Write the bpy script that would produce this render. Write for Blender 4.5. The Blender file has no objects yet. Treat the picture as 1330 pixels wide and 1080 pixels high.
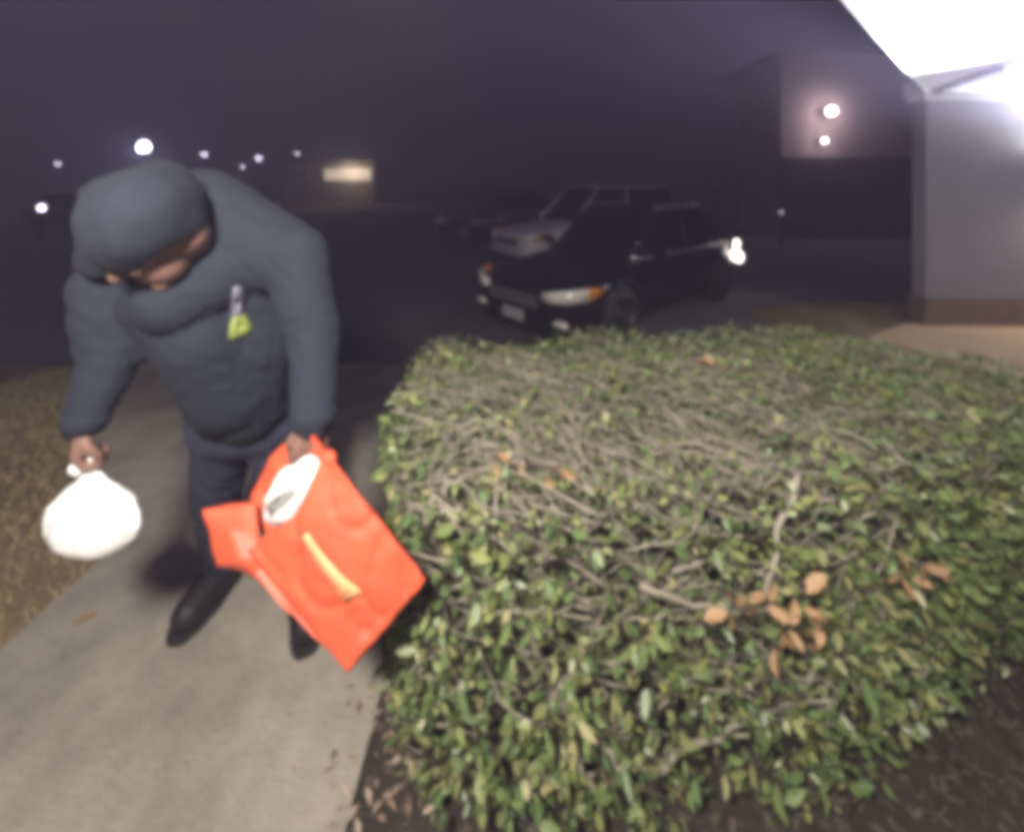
import bpy, bmesh, math, random
import numpy as np
from mathutils import Vector, Matrix, noise
from mathutils.bvhtree import BVHTree
R = math.radians
random.seed(7); rng = np.random.default_rng(7)
sc = bpy.context.scene
col = sc.collection

# ------------------------------------------------------------------ camera, sky, exposure
CAM = Vector((0, 0, 1.5)); F = 550.0
cd = bpy.data.cameras.new('camera'); cam = bpy.data.objects.new('camera', cd); col.objects.link(cam)
cam.location = CAM; cam.rotation_euler = (R(90), 0, 0)
cd.sensor_fit = 'HORIZONTAL'; cd.sensor_width = 36; cd.lens = 36 * F / 1330
cd.shift_y = -300 / 1330; cd.clip_start = 0.02; cd.clip_end = 2000
sc.camera = cam
world = bpy.data.worlds.new('World'); sc.world = world; world.use_nodes = True
wn = world.node_tree.nodes; bg = wn['Background']
wt_ = world.node_tree; _tc = wn.new('ShaderNodeTexCoord'); _nz = wn.new('ShaderNodeTexNoise'); _cr = wn.new('ShaderNodeValToRGB')
_nz.inputs['Scale'].default_value = 2.2; _nz.inputs['Detail'].default_value = 5
_cr.color_ramp.elements[0].position = .35; _cr.color_ramp.elements[1].position = .68
_cr.color_ramp.elements[0].color = (.30, .28, .70, 1); _cr.color_ramp.elements[1].color = (.86, .70, 1.0, 1)     # thin night cloud
wt_.links.new(_tc.outputs['Generated'], _nz.inputs['Vector']); wt_.links.new(_nz.outputs['Fac'], _cr.inputs['Fac']); wt_.links.new(_cr.outputs['Color'], bg.inputs['Color'])
bg.inputs['Strength'].default_value = 0.042
sc.view_settings.view_transform = 'Standard'; sc.view_settings.look = 'None'
sc.view_settings.exposure = 0.0; sc.view_settings.gamma = 1; sc.view_settings.use_curve_mapping = False
sc.render.engine = 'CYCLES'
sc.cycles.use_denoising = True
sc.cycles.filter_width = 7.5            # the soft pixels of a small, cheap camera
sc.cycles.max_bounces = 6; sc.cycles.volume_bounces = 0; sc.cycles.sample_clamp_indirect = 4

# ------------------------------------------------------------------ helpers
def P(px, py, d):
    """A point d metres in front of the house at the bearing of a photo pixel."""
    return Vector(((px - 665) / F * d, d, 1.5 - (py - 240) / F * d))

def ground_z(x, y):
    def ss(a, b, t):
        t = min(1, max(0, (t - a) / (b - a))); return t * t * (3 - 2 * t)
    return -0.3 * ss(2.4, 4.2, y) * max(1 - ss(3.3, 3.9, x), ss(5.4, 6.4, y))

def mat(name, color, rough=0.7, metal=0.0, noise_scale=None, noise_amt=0.25, bump=0.0, bump_scale=None,
        color2=None, spec=0.5, coat=0.0, rnd=None, trans=0.0, emit=None, emit_s=0.0, sheen=0.0, detail=6, detail_rough=0.6):
    m = bpy.data.materials.new(name); m.use_nodes = True
    nt = m.node_tree; b = nt.nodes['Principled BSDF']; L = nt.links.new
    b.inputs['Base Color'].default_value = (*color, 1); b.inputs['Roughness'].default_value = rough
    b.inputs['Metallic'].default_value = metal; b.inputs['Specular IOR Level'].default_value = spec
    b.inputs['Coat Weight'].default_value = coat; b.inputs['Coat Roughness'].default_value = 0.06
    b.inputs['Transmission Weight'].default_value = trans; b.inputs['Sheen Weight'].default_value = sheen
    if emit: b.inputs['Emission Color'].default_value = (*emit, 1); b.inputs['Emission Strength'].default_value = emit_s
    tc = nt.nodes.new('ShaderNodeTexCoord')
    if noise_scale:
        n = nt.nodes.new('ShaderNodeTexNoise'); n.inputs['Scale'].default_value = noise_scale
        n.inputs['Detail'].default_value = detail; n.inputs['Roughness'].default_value = detail_rough
        L(tc.outputs['Object'], n.inputs['Vector'])
        r = nt.nodes.new('ShaderNodeValToRGB')
        c2 = color2 or tuple(c * (1 - noise_amt) for c in color)
        r.color_ramp.elements[0].position = 0.32; r.color_ramp.elements[1].position = 0.68
        r.color_ramp.elements[0].color = (*c2, 1); r.color_ramp.elements[1].color = (*color, 1)
        L(n.outputs['Fac'], r.inputs['Fac']); L(r.outputs['Color'], b.inputs['Base Color'])
    if rnd:                                  # list of colours, picked per leaf / piece
        g = nt.nodes.new('ShaderNodeNewGeometry'); oi = nt.nodes.new('ShaderNodeObjectInfo')
        add = nt.nodes.new('ShaderNodeMath'); add.operation = 'ADD'
        fr = nt.nodes.new('ShaderNodeMath'); fr.operation = 'FRACT'
        L(g.outputs['Random Per Island'], add.inputs[0]); L(oi.outputs['Random'], add.inputs[1]); L(add.outputs[0], fr.inputs[0])
        r = nt.nodes.new('ShaderNodeValToRGB'); el = r.color_ramp.elements
        while len(el) < len(rnd): el.new(0.5)
        for i, c in enumerate(rnd):
            el[i].position = i / (len(rnd) - 1); el[i].color = (*c, 1)
        L(fr.outputs[0], r.inputs['Fac']); L(r.outputs['Color'], b.inputs['Base Color'])
    if bump:
        n2 = nt.nodes.new('ShaderNodeTexNoise'); n2.inputs['Scale'].default_value = bump_scale or 40
        n2.inputs['Detail'].default_value = 8; L(tc.outputs['Object'], n2.inputs['Vector'])
        bp = nt.nodes.new('ShaderNodeBump'); bp.inputs['Strength'].default_value = bump; bp.inputs['Distance'].default_value = 0.02
        L(n2.outputs['Fac'], bp.inputs['Height']); L(bp.outputs['Normal'], b.inputs['Normal'])
    return m

def link(name, me, parent=None, m=None):
    o = bpy.data.objects.new(name, me); col.objects.link(o)
    if parent: o.parent = parent
    if m is not None and me is not None and not me.materials: me.materials.append(m)
    return o
def empty(name, loc, rz=0):
    o = bpy.data.objects.new(name, None); col.objects.link(o); o.location = loc; o.rotation_euler.z = rz
    o.empty_display_size = 0.1
    return o
def tag(o, label=None, cat=None, group=None, kind=None):
    if label: o['label'] = label
    if cat: o['category'] = cat
    if group: o['group'] = group
    if kind: o['kind'] = kind
    return o
def mesh(name, verts, faces, smooth=True):
    me = bpy.data.meshes.new(name); me.from_pydata([tuple(v) for v in verts], [], faces); me.update()
    if smooth: me.shade_smooth()
    return me
def fast_mesh(name, V, Fq, smooth=True):
    """V (n,3), Fq (m,k) with k = 3 or 4"""
    V = np.asarray(V, np.float32); Fq = np.asarray(Fq, np.int32); k = Fq.shape[1]
    me = bpy.data.meshes.new(name); me.vertices.add(len(V)); me.vertices.foreach_set('co', V.ravel())
    me.loops.add(Fq.size); me.loops.foreach_set('vertex_index', Fq.ravel())
    me.polygons.add(len(Fq)); me.polygons.foreach_set('loop_start', np.arange(0, Fq.size, k, dtype=np.int32))
    me.polygons.foreach_set('use_smooth', np.full(len(Fq), smooth)); me.update(); me.validate()
    return me
class MB:
    def __init__(s): s.v = []; s.f = []
    def add(s, v, f):
        n = len(s.v); s.v += [Vector(p) for p in v]; s.f += [tuple(i + n for i in q) for q in f]
    def box(s, c, size, M=None):
        x, y, z = [q / 2 for q in size]
        vs = [Vector((a * x, b * y, e * z)) for a in (-1, 1) for b in (-1, 1) for e in (-1, 1)]
        if M: vs = [M @ p for p in vs]
        s.add([p + Vector(c) for p in vs], [(0, 1, 3, 2), (4, 6, 7, 5), (0, 4, 5, 1), (2, 3, 7, 6), (0, 2, 6, 4), (1, 5, 7, 3)])
    def tube(s, pts, rad, n=8, cap=True):
        pts = [Vector(p) for p in pts]
        if not hasattr(rad, '__len__'): rad = [rad] * len(pts)
        up = None; vs = []; fs = []
        for i, p in enumerate(pts):
            t = (pts[min(i + 1, len(pts) - 1)] - pts[max(i - 1, 0)]).normalized()
            if up is None: up = t.orthogonal().normalized()
            up = (up - t * up.dot(t)).normalized(); w = t.cross(up)
            for k in range(n):
                a = 2 * math.pi * k / n; vs.append(p + (up * math.cos(a) + w * math.sin(a)) * rad[i])
        for i in range(len(pts) - 1):
            for k in range(n):
                fs.append((i * n + k, i * n + (k + 1) % n, (i + 1) * n + (k + 1) % n, (i + 1) * n + k))
        if cap:
            fs.append(tuple(range(n))[::-1]); fs.append(tuple((len(pts) - 1) * n + k for k in range(n)))
        s.add(vs, fs)
    def sphere(s, c, r, n=14, m=9, M=None):
        if not hasattr(r, '__len__'): r = (r, r, r)
        vs = []; fs = []; c = Vector(c)
        for j in range(1, m):
            th = math.pi * j / m
            for k in range(n):
                a = 2 * math.pi * k / n
                q = Vector((r[0] * math.sin(th) * math.cos(a), r[1] * math.sin(th) * math.sin(a), r[2] * math.cos(th)))
                vs.append(c + (M @ q if M else q))
        t = len(vs); q = Vector((0, 0, r[2])); q = M @ q if M else q
        vs += [c + q, c - q]
        for j in range(m - 2):
            for k in range(n):
                fs.append((j * n + k, (j + 1) * n + k, (j + 1) * n + (k + 1) % n, j * n + (k + 1) % n))
        for k in range(n):
            fs.append((t, k, (k + 1) % n)); fs.append((t + 1, (m - 2) * n + (k + 1) % n, (m - 2) * n + k))
        s.add(vs, fs)
    def caps(s, a, ra, b, rb, n=16):
        s.tube([a, b], [ra, rb], n); s.sphere(a, ra, n, 10); s.sphere(b, rb, n, 10)
    def chain(s, pr, n=16):
        for (a, ra), (b, rb) in zip(pr, pr[1:]): s.caps(a, ra, b, rb, n)
    def lathe(s, c, prof, n=20):
        c = Vector(c); vs = []; fs = []
        for r, z in prof:
            for k in range(n):
                a = 2 * math.pi * k / n; vs.append(c + Vector((r * math.cos(a), r * math.sin(a), z)))
        for j in range(len(prof) - 1):
            for k in range(n): fs.append((j * n + k, j * n + (k + 1) % n, (j + 1) * n + (k + 1) % n, (j + 1) * n + k))
        s.add(vs, fs)
    def build(s, name, m, parent=None, smooth=False, bevel=0.0, origin=None):
        me = mesh(name, s.v, s.f, smooth)
        o = link(name, me, parent, m)
        if bevel:
            b = o.modifiers.new('bevel', 'BEVEL'); b.width = bevel; b.segments = 2; b.limit_method = 'ANGLE'
        return o
    def blob(s, voxel=0.01, it=6):
        """all added pieces grown together into one smooth skin"""
        me = mesh('blob', s.v, s.f); o = bpy.data.objects.new('blob', me); col.objects.link(o)
        r = o.modifiers.new('r', 'REMESH'); r.mode = 'VOXEL'; r.voxel_size = voxel
        if it:
            q = o.modifiers.new('s', 'SMOOTH'); q.factor = 0.5; q.iterations = it
        dg = bpy.context.evaluated_depsgraph_get()
        out = bpy.data.meshes.new_from_object(o.evaluated_get(dg), depsgraph=dg)
        bpy.data.objects.remove(o); bpy.data.meshes.remove(me); out.shade_smooth()
        return out
def displace(me, fn):
    me.update(); nr = [v.normal.copy() for v in me.vertices]
    for v, n in zip(me.vertices, nr): v.co += n * fn(v.co, n)
    me.update()
def sub(o, lv=2):
    q = o.modifiers.new('sub', 'SUBSURF'); q.levels = lv; q.render_levels = lv; return o
def plate(name, poly, z, m, thick=0.0, **kw):
    """flat polygon, optionally with thickness down"""
    n = len(poly); v = [(x, y, z) for x, y in poly]; f = [tuple(range(n))]
    if thick:
        v += [(x, y, z - thick) for x, y in poly]
        f += [tuple(range(n, 2 * n))[::-1]] + [(i, i + n, (i + 1) % n + n, (i + 1) % n) for i in range(n)]
    return link(name, mesh(name, v, f, False), None, m)

# ------------------------------------------------------------------ materials
M = {}
M['concrete'] = mat('concrete', (0.44, 0.395, 0.33), 0.9, noise_scale=2.3, color2=(0.2, 0.178, 0.155), bump=0.35, bump_scale=70, detail=9, detail_rough=0.68)
M['path'] = mat('tan_path', (0.52, 0.38, 0.25), 0.9, noise_scale=2.0, noise_amt=0.2, bump=0.3)
M['asphalt'] = mat('asphalt', (0.15, 0.14, 0.145), 0.85, noise_scale=1.3, noise_amt=0.4, bump=0.4, bump_scale=90)
M['soil'] = mat('lawn_soil', (0.27, 0.2, 0.12), 0.95, noise_scale=2.5, color2=(0.16, 0.12, 0.07), bump=0.5, bump_scale=25)
M['mulch_soil'] = mat('mulch_soil', (0.055, 0.043, 0.034), 0.95, noise_scale=9, noise_amt=0.5, bump=0.6, bump_scale=30)
M['chip'] = mat('mulch_chip', (0.1, 0.07, 0.05), 0.9, rnd=[(0.06, 0.045, 0.036), (0.11, 0.085, 0.068), (0.075, 0.058, 0.045), (0.15, 0.12, 0.095)])
M['grass'] = mat('dry_grass', (0.2, 0.16, 0.07), 0.7, rnd=[(0.44, 0.31, 0.14), (0.52, 0.41, 0.22), (0.36, 0.30, 0.13), (0.56, 0.45, 0.27)])
M['leaf'] = mat('hedge_leaf', (0.06, 0.1, 0.035), 0.42, rnd=[(0.075, 0.13, 0.045), (0.18, 0.235, 0.08), (0.105, 0.175, 0.075), (0.26, 0.29, 0.10), (0.09, 0.145, 0.055), (0.19, 0.21, 0.085), (0.32, 0.29, 0.14)])
M['dead'] = mat('withered_leaf', (0.28, 0.16, 0.08), 0.7, rnd=[(0.3, 0.17, 0.085), (0.38, 0.24, 0.13), (0.2, 0.12, 0.06)])
M['bark'] = mat('hedge_twig', (0.17, 0.14, 0.11), 0.8, rnd=[(0.18, 0.155, 0.125), (0.32, 0.285, 0.23), (0.24, 0.21, 0.165), (0.42, 0.375, 0.31)])
M['jacket'] = mat('jacket_cloth', (0.0095, 0.0140, 0.027), 0.9, noise_scale=60, noise_amt=0.15, bump=0.15, bump_scale=350)
M['trouser'] = mat('trouser_cloth', (0.024, 0.027, 0.056), 0.9, noise_scale=40, noise_amt=0.2, bump=0.2, bump_scale=300)
M['shoe'] = mat('shoe_leather', (0.014, 0.012, 0.014), 0.6)
M['sole'] = mat('shoe_sole', (0.02, 0.018, 0.018), 0.8)
M['skin'] = mat('skin', (0.21, 0.115, 0.09), 0.6, noise_scale=30, noise_amt=0.15, bump=0.05, bump_scale=200)
M['palmskin'] = M['skin']
M['beard'] = mat('grey_beard', (0.24, 0.22, 0.2), 0.9, noise_scale=200, noise_amt=0.4, bump=0.4, bump_scale=200)
M['eye'] = mat('eye', (0.5, 0.48, 0.45), 0.2)
M['reflect'] = mat('pale_tag', (0.16, 0.16, 0.22), 0.5)
M['hivis'] = mat('yellow_green_tag', (0.17, 0.21, 0.045), 0.5)
M['red'] = mat('red_bag_plastic', (0.68, 0.11, 0.048), 0.55, noise_scale=7, color2=(0.58, 0.09, 0.043), bump=0.06, bump_scale=14)
M['redin'] = mat('red_bag_inside', (0.42, 0.035, 0.03), 0.5)
M['stripe'] = mat('orange_print', (0.82, 0.42, 0.19), 0.45)
M['whitebag'] = mat('white_carrier_plastic', (0.86, 0.85, 0.84), 0.4, bump=0.1, bump_scale=20)
M['tissue'] = mat('white_wrapper', (0.82, 0.80, 0.80), 0.45)
M['greyprint'] = mat('grey_print', (0.26, 0.26, 0.25), 0.5)
M['white'] = mat('white_trim_paint', (0.8, 0.8, 0.8), 0.55, noise_scale=3, noise_amt=0.04)
M['stucco'] = mat('grey_stucco', (0.25, 0.24, 0.275), 0.9, noise_scale=4, noise_amt=0.12, bump=0.25, bump_scale=120)
M['plinth'] = mat('brown_plinth', (0.17, 0.115, 0.095), 0.9, noise_scale=6, noise_amt=0.3, bump=0.3)
M['shingle'] = mat('dark_shingle', (0.09, 0.085, 0.095), 0.9, noise_scale=8, noise_amt=0.4, bump=0.4)
M['iron'] = mat('black_iron', (0.02, 0.02, 0.02), 0.45, metal=0.6)
M['glass'] = mat('lamp_glass', (0.9, 0.9, 0.9), 0.1, trans=1.0)
M['bulb'] = mat('lit_bulb', (1, 1, 1), 0.5, emit=(1, 0.93, 0.83), emit_s=12)
M['street'] = mat('lit_street_lamp', (1, 1, 1), 0.5, emit=(0.95, 0.93, 1), emit_s=26)
M['streetdim'] = mat('lit_far_street_lamp', (1, 1, 1), 0.5, emit=(0.8, 0.75, 0.95), emit_s=9)
M['gardendim'] = mat('faint_garden_lamp', (1, 1, 1), 0.5, emit=(.8, .85, .85), emit_s=1.0)
M['porchbulb'] = mat('lit_house_lamp', (1, 1, 1), 0.5, emit=(1, 0.86, 0.8), emit_s=7)
M['navy'] = mat('dark_car_paint', (0.006, 0.006, 0.014), 0.25, coat=0.6, spec=0.4)
M['silver'] = mat('silver_car_paint', (0.78, 0.75, 0.82), 0.4, metal=0.0, coat=0.6)
M['black'] = mat('black_car_paint', (0.012, 0.012, 0.016), 0.3, coat=0.8)
M['carglass'] = mat('car_window', (0.008, 0.008, 0.012), 0.06, spec=0.6)
M['tyre'] = mat('tyre_rubber', (0.012, 0.012, 0.012), 0.85)
M['rim'] = mat('wheel_alloy', (0.06, 0.06, 0.07), 0.4, metal=0.6)
M['chrome'] = mat('chrome_trim', (0.8, 0.8, 0.84), 0.3, metal=0.7)
M['lens'] = mat('headlight_lens', (0.9, 0.86, 0.8), 0.3, metal=0.1)
M['amber'] = mat('amber_marker', (0.6, 0.22, 0.03), 0.25)
M['tail'] = mat('red_tail_lens', (0.28, 0.02, 0.018), 0.2)
M['tailglint'] = mat('glowing_tail_glint', (0.9, 0.9, 0.88), 0.3, emit=(1, 0.93, 0.85), emit_s=4)  # emission imitates porch-lamp reflections on the saloon; not a lit lamp
M['rubber'] = mat('black_plastic', (0.01, 0.01, 0.012), 0.6)
M['number'] = mat('plate_white', (0.4, 0.4, 0.42), 0.5)
M['cream'] = mat('cream_render', (0.26, 0.22, 0.17), 0.9, noise_scale=2, noise_amt=0.15)
M['pinkwall'] = mat('pinkish_siding', (0.32, 0.26, 0.27), 0.9, noise_scale=3, noise_amt=0.12)
M['darkbrick'] = mat('dark_brick', (0.06, 0.05, 0.055), 0.9, noise_scale=14, noise_amt=0.4)
M['door'] = mat('dark_door', (0.05, 0.05, 0.055), 0.6)
M['litpane'] = mat('lit_window_pane', (0.5, 0.45, 0.35), 0.5, emit=(1, .82, .6), emit_s=.9)
M['pane'] = mat('dark_pane', (0.01, 0.01, 0.014), 0.08)

# ------------------------------------------------------------------ ground
xs = np.concatenate([np.linspace(-400, -12, 12), np.linspace(-10, 10, 81), np.linspace(12, 400, 12)])
ys = np.concatenate([np.linspace(-40, -2, 6), np.linspace(-1.5, 9, 71), np.linspace(11, 600, 18)])
V = [(x, y, ground_z(x, y) - 0.03) for y in ys for x in xs]; nx = len(xs)
FQ = [(j * nx + i, j * nx + i + 1, (j + 1) * nx + i + 1, (j + 1) * nx + i) for j in range(len(ys) - 1) for i in range(nx - 1)]
tag(link('ground', mesh('ground', V, FQ), None, M['soil']), kind='structure')
# the street and parking court
o = plate('road', [(-90, 4.25), (3.2, 4.25), (4.2, 6.5), (90, 6.5), (90, 27), (-90, 27)], -0.3, M['asphalt'])
tag(o, kind='structure')
# walkway: slabs of poured concrete that follow the slope, 1.3 m wide
def slab(x0, x1, y0, y1, n=6):
    mb = []; f = []
    for i in range(n + 1):
        y = y0 + (y1 - y0) * i / n
        for x in (x0, x1):
            z = ground_z(x, y); mb.append((x, y, z + 0.012)); mb.append((x, y, z - 0.1))
    for i in range(n):
        a = i * 4; b = a + 4
        f += [(a, a + 2, b + 2, b), (a + 1, b + 1, b + 3, a + 3), (a, b, b + 1, a + 1), (a + 2, a + 3, b + 3, b + 2)]
    f += [(0, 1, 3, 2), (n * 4, n * 4 + 2, n * 4 + 3, n * 4 + 1)]
    return mesh('walkway', mb, f, False)
wk = link('walkway', slab(-1.64, -0.385, 0.62, 2.43), None, M['concrete']); tag(wk, kind='structure')
for y0, y1 in ((-0.6, 0.61), (2.44, 4.24)):
    o = link('concrete_slab', slab(-1.64, -0.385, y0, y1), wk, M['concrete'])
# the walkway flares out into a paved apron
def drape(name, poly_rows, m):
    v = []; f = []; n = len(poly_rows[0])
    for r in poly_rows:
        for x, y in r: v.append((x, y, ground_z(x, y) + .006))
    for j in range(len(poly_rows) - 1):
        for i in range(n - 1): f.append((j * n + i, j * n + i + 1, (j + 1) * n + i + 1, (j + 1) * n + i))
    return link(name, mesh(name, v, f), None, m)
rows = []
for y in np.linspace(1.72, 4.245, 24):
    xl = -1.66 - max(0, min(2.6, (y - 1.72) * 1.05)); rows.append([(xl + (-1.645 - xl) * i / 5, y) for i in range(6)])
tag(drape('apron', rows, M['concrete']), kind='structure')
# mulch bed under the hedge
o = plate('planting_bed', [(-0.38, -0.4), (-0.38, 2.35), (3.2, 2.45), (3.2, -0.4)], -0.012, M['mulch_soil']); tag(o, kind='structure')
o = plate('side_path', [(3.5, 4.15), (4.3, 4.6), (9, 5.36), (9, 3.1), (3.9, 3.2)], 0.01, M['path'], 0.06); tag(o, kind='structure')

def scatter_quads(n, xr, yr, size, zf, keep=None, tall=False):
    V = []; Fq = []
    k = 0
    while k < n:
        x = rng.uniform(*xr); y = rng.uniform(*yr)
        if keep and not keep(x, y): k += 1; continue
        z = zf(x, y); a = rng.uniform(0, 6.28); s = rng.uniform(*size)
        d = Vector((math.cos(a), math.sin(a), 0)); w = Vector((-d.y, d.x, 0))
        b = len(V); p = Vector((x, y, z))
        if tall:
            lean = Vector((rng.normal(0, .55), rng.normal(0, .55), 1)).normalized() * s
            wd = w * 0.0028
            V += [p - wd, p + wd, p + lean * .6 + wd * .8, p + lean * .6 - wd * .8, p + lean + Vector((lean.x * .4, lean.y * .4, -s * .15)) + wd * .1, p + lean + Vector((lean.x * .4, lean.y * .4, -s * .15)) - wd * .1]
            Fq += [(b, b + 1, b + 2, b + 3), (b + 3, b + 2, b + 4, b + 5)]
        else:
            up = Vector((rng.normal(0, .35), rng.normal(0, .35), 1)).normalized()
            t = up.cross(w).normalized(); h = up * s * .12; wi = s * rng.uniform(.2, .45)
            q = [p + t * s * i * .5 + w * wi * j * .5 + Vector((0, 0, s * .1)) for i, j in ((-1, -1), (1, -.7), (1.1, .8), (-.9, 1))]
            V += [c - h for c in q] + [c + h for c in q]
            Fq += [(b + 4, b + 5, b + 6, b + 7), (b, b + 1, b + 5, b + 4), (b + 1, b + 2, b + 6, b + 5), (b + 2, b + 3, b + 7, b + 6), (b + 3, b, b + 4, b + 7)]
        k += 1
    return fast_mesh('scatter', np.array([tuple(v) for v in V]), np.array(Fq), False)
o = link('dry_grass', scatter_quads(26000, (-4.6, -1.6), (0.9, 4.2), (0.02, 0.055), lambda x, y: ground_z(x, y) - 0.032, lambda x, y: x < -1.665 - max(0, min(2.6, (y - 1.72) * 1.05)) + 0.03 * math.sin(y * 9), True), None, M['grass'])
tag(o, 'short dry olive brown grass beside the concrete walkway', 'grass', kind='stuff')
def inbed(x, y): return x > -0.40 + 0.05 * noise.noise((y * 6, 0, 1)) + 0.0
o = link('mulch', scatter_quads(9000, (-0.5, 2.2), (0.55, 2.3), (0.006, 0.028), lambda x, y: -0.01, inbed), None, M['chip'])
tag(o, 'brown mulch chips on the bed under the hedge', 'mulch', kind='stuff')

M['litter'] = mat('leaf_litter', (0.3, 0.22, 0.16), 0.8, rnd=[(0.34, 0.24, 0.18), (0.2, 0.13, 0.09), (0.46, 0.38, 0.31), (0.27, 0.2, 0.15)])
V = []; Fq = []
for i in range(420):
    if i < 330: x, y = -0.36 + rng.normal(.05, .07), rng.uniform(.62, 1.9)
    else: x, y = rng.uniform(-1.6, -.4), rng.uniform(.7, 2.4)
    sz = rng.uniform(.008, .022) if i < 330 else rng.uniform(.003, .009); a = rng.uniform(0, 6.28); z = .018 if x < -.385 else .004
    d = Vector((math.cos(a), math.sin(a), rng.normal(0, .2))); w = Vector((-math.sin(a), math.cos(a), rng.normal(0, .3))) * .4; b_ = len(V); p = Vector((x, y, z + sz * .2))
    V += [p - d * sz, p - w * sz + Vector((0, 0, sz * .2)), p + d * sz, p + w * sz + Vector((0, 0, sz * .25))]; Fq.append((b_, b_ + 1, b_ + 2, b_ + 3))
o = link('leaf_litter', fast_mesh('leaf_litter', np.array([tuple(v) for v in V]), np.array(Fq), False), None, M['litter'])
tag(o, 'dry brown leaf litter along the hedge edge of the walkway', 'leaf litter', kind='stuff')

# ------------------------------------------------------------------ the wing of the house with its deep white soffit
WC = Vector((4.4, 4.5, 0)); WD = Vector((1, -.02, 0)).normalized(); WN = Vector((WD.y, -WD.x, 0))   # wall corner, run, outward normal
def wq(s, n, z): return WC + WD * s + WN * n + Vector((0, 0, z))
def wbox(mb, s0, s1, n0, n1, z0, z1):
    v = [wq(s, n, z) for s in (s0, s1) for n in (n0, n1) for z in (z0, z1)]
    mb.add(v, [(0, 1, 3, 2), (4, 6, 7, 5), (0, 4, 5, 1), (2, 3, 7, 6), (0, 2, 6, 4), (1, 5, 7, 3)])
wing = empty('porch', WC); tag(wing, 'grey end wall of the porch under its glaring white soffit', 'porch')
def wpart(name, m, fn, bevel=0):
    b = MB(); fn(b); b.v = [p - WC for p in b.v]; return b.build(name, m, wing, bevel=bevel)
wpart('wall', M['stucco'], lambda b: wbox(b, 0.0, 6, -0.16, 0, 0.30, 2.402))
wpart('plinth', M['plinth'], lambda b: wbox(b, -0.02, 6.02, -0.18, 0.02, -0.4, 0.298))
wpart('frieze_board', M['white'], lambda b: wbox(b, -0.03, 6.03, -0.19, 0.03, 2.404, 2.48))
SOF = [(4.34, 4.69), (4.36, 4.44), (1.55, 2.05), (1.45, 0.8), (7.5, 0.5), (10.4, 4.55)]
def prism(b, poly, z0, z1):
    n = len(poly); b.add([(x, y, z0) for x, y in poly] + [(x, y, z1) for x, y in poly],
        [tuple(range(n))[::-1], tuple(range(n, 2 * n))] + [(i, (i + 1) % n, (i + 1) % n + n, i + n) for i in range(n)])
wpart('soffit', M['white'], lambda b: prism(b, SOF, 2.482, 2.50))
def edge_board(b):
    for a, c in zip(SOF[:4], SOF[1:5]):
        A = Vector((*a, 2.46)); C = Vector((*c, 2.46)); d = (C - A).normalized(); n = Vector((d.y, -d.x, 0)) * .012
        if n.x > 0: n = -n
        vs = [A - n * .2, C - n * .2, C + n, A + n]; b.add(vs + [v + Vector((0, 0, .17)) for v in vs],
            [(0, 1, 2, 3), (7, 6, 5, 4), (0, 4, 5, 1), (1, 5, 6, 2), (2, 6, 7, 3), (3, 7, 4, 0)])
wpart('fascia', M['white'], edge_board)
def batten(b):
    A = Vector((4.41, 4.42, 2.478)); C = Vector((4.05, 3.5, 2.478)); n = Vector((.016, -.006, 0)); dz = Vector((0, 0, .03))
    q = [A - n, A + n, C + n * .6, C - n * .6]; b.add([p - dz for p in q] + q, [(0, 1, 2, 3), (0, 4, 5, 1), (1, 5, 6, 2), (2, 6, 7, 3), (3, 7, 4, 0)])
wpart('soffit_batten', M['door'], batten)
wpart('roof', M['shingle'], lambda b: b.add([(x, y, 2.63) for x, y in SOF] + [(6.3, 3.4, 3.6)], [(i, (i + 1) % 6, 6) for i in range(6)] + [(5, 4, 3, 2, 1, 0)]))
# porch column out of view that carries the soffit and an up-light
pc = empty('porch_column', (3.62, 2.72, 0)); tag(pc, 'white square porch column carrying the soffit', 'column')
b = MB(); b.box((0, 0, 1.24), (.14, .14, 2.3)); b.build('shaft', M['white'], pc, bevel=.01)
b = MB(); b.box((0, 0, .045), (.2, .2, .09)); b.build('base', M['white'], pc, bevel=.01)
b = MB(); b.box((0, 0, 2.435), (.2, .2, .088)); b.build('capital', M['white'], pc, bevel=.01)
def point(name, loc, power, color, radius=.05, parent=None, spot=None, aim=None):
    l = bpy.data.lights.new(name, 'SPOT' if spot else 'POINT'); l.energy = power; l.color = color; l.shadow_soft_size = radius
    o = bpy.data.objects.new(name, l); col.objects.link(o); o.location = loc
    if spot: l.spot_size = R(spot); l.spot_blend = .6; o.rotation_euler = Vector(aim).to_track_quat('-Z', 'Y').to_euler()
    if parent: o.parent = parent
    return o
def sconce(loc, label, power, aim, down=0):
    s = empty('wall_sconce', loc); tag(s, label, 'wall lamp')
    b = MB(); b.lathe((0, 0, 0), [(.045, -.1), (.055, -.1), (.055, .1), (.045, .1), (.042, -.02), (.045, -.1)]); b.build('shade', M['iron'], s, True)
    b = MB(); b.sphere((0, 0, -.01), .03); b.build('bulb', M['bulb'], s, True)
    point('sconce_light', (0, 0, .07), power, (0.95, 0.96, 1.0), .04, s, 150, aim)
    if down: point('down_light', (0, 0, -.11), down, (1, .88, .72), .03, s, 150, (-.35, -.75, -1))
    return s
sconce(wq(1.62, .1, 1.6), 'black up-and-down sconce on the grey porch wall', 760, (-.45, -.5, 1), 70)
sconce((3.5, 2.66, 1.78), 'black up-light sconce on the white porch column', 2400, (-.6, 0, 1))

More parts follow.
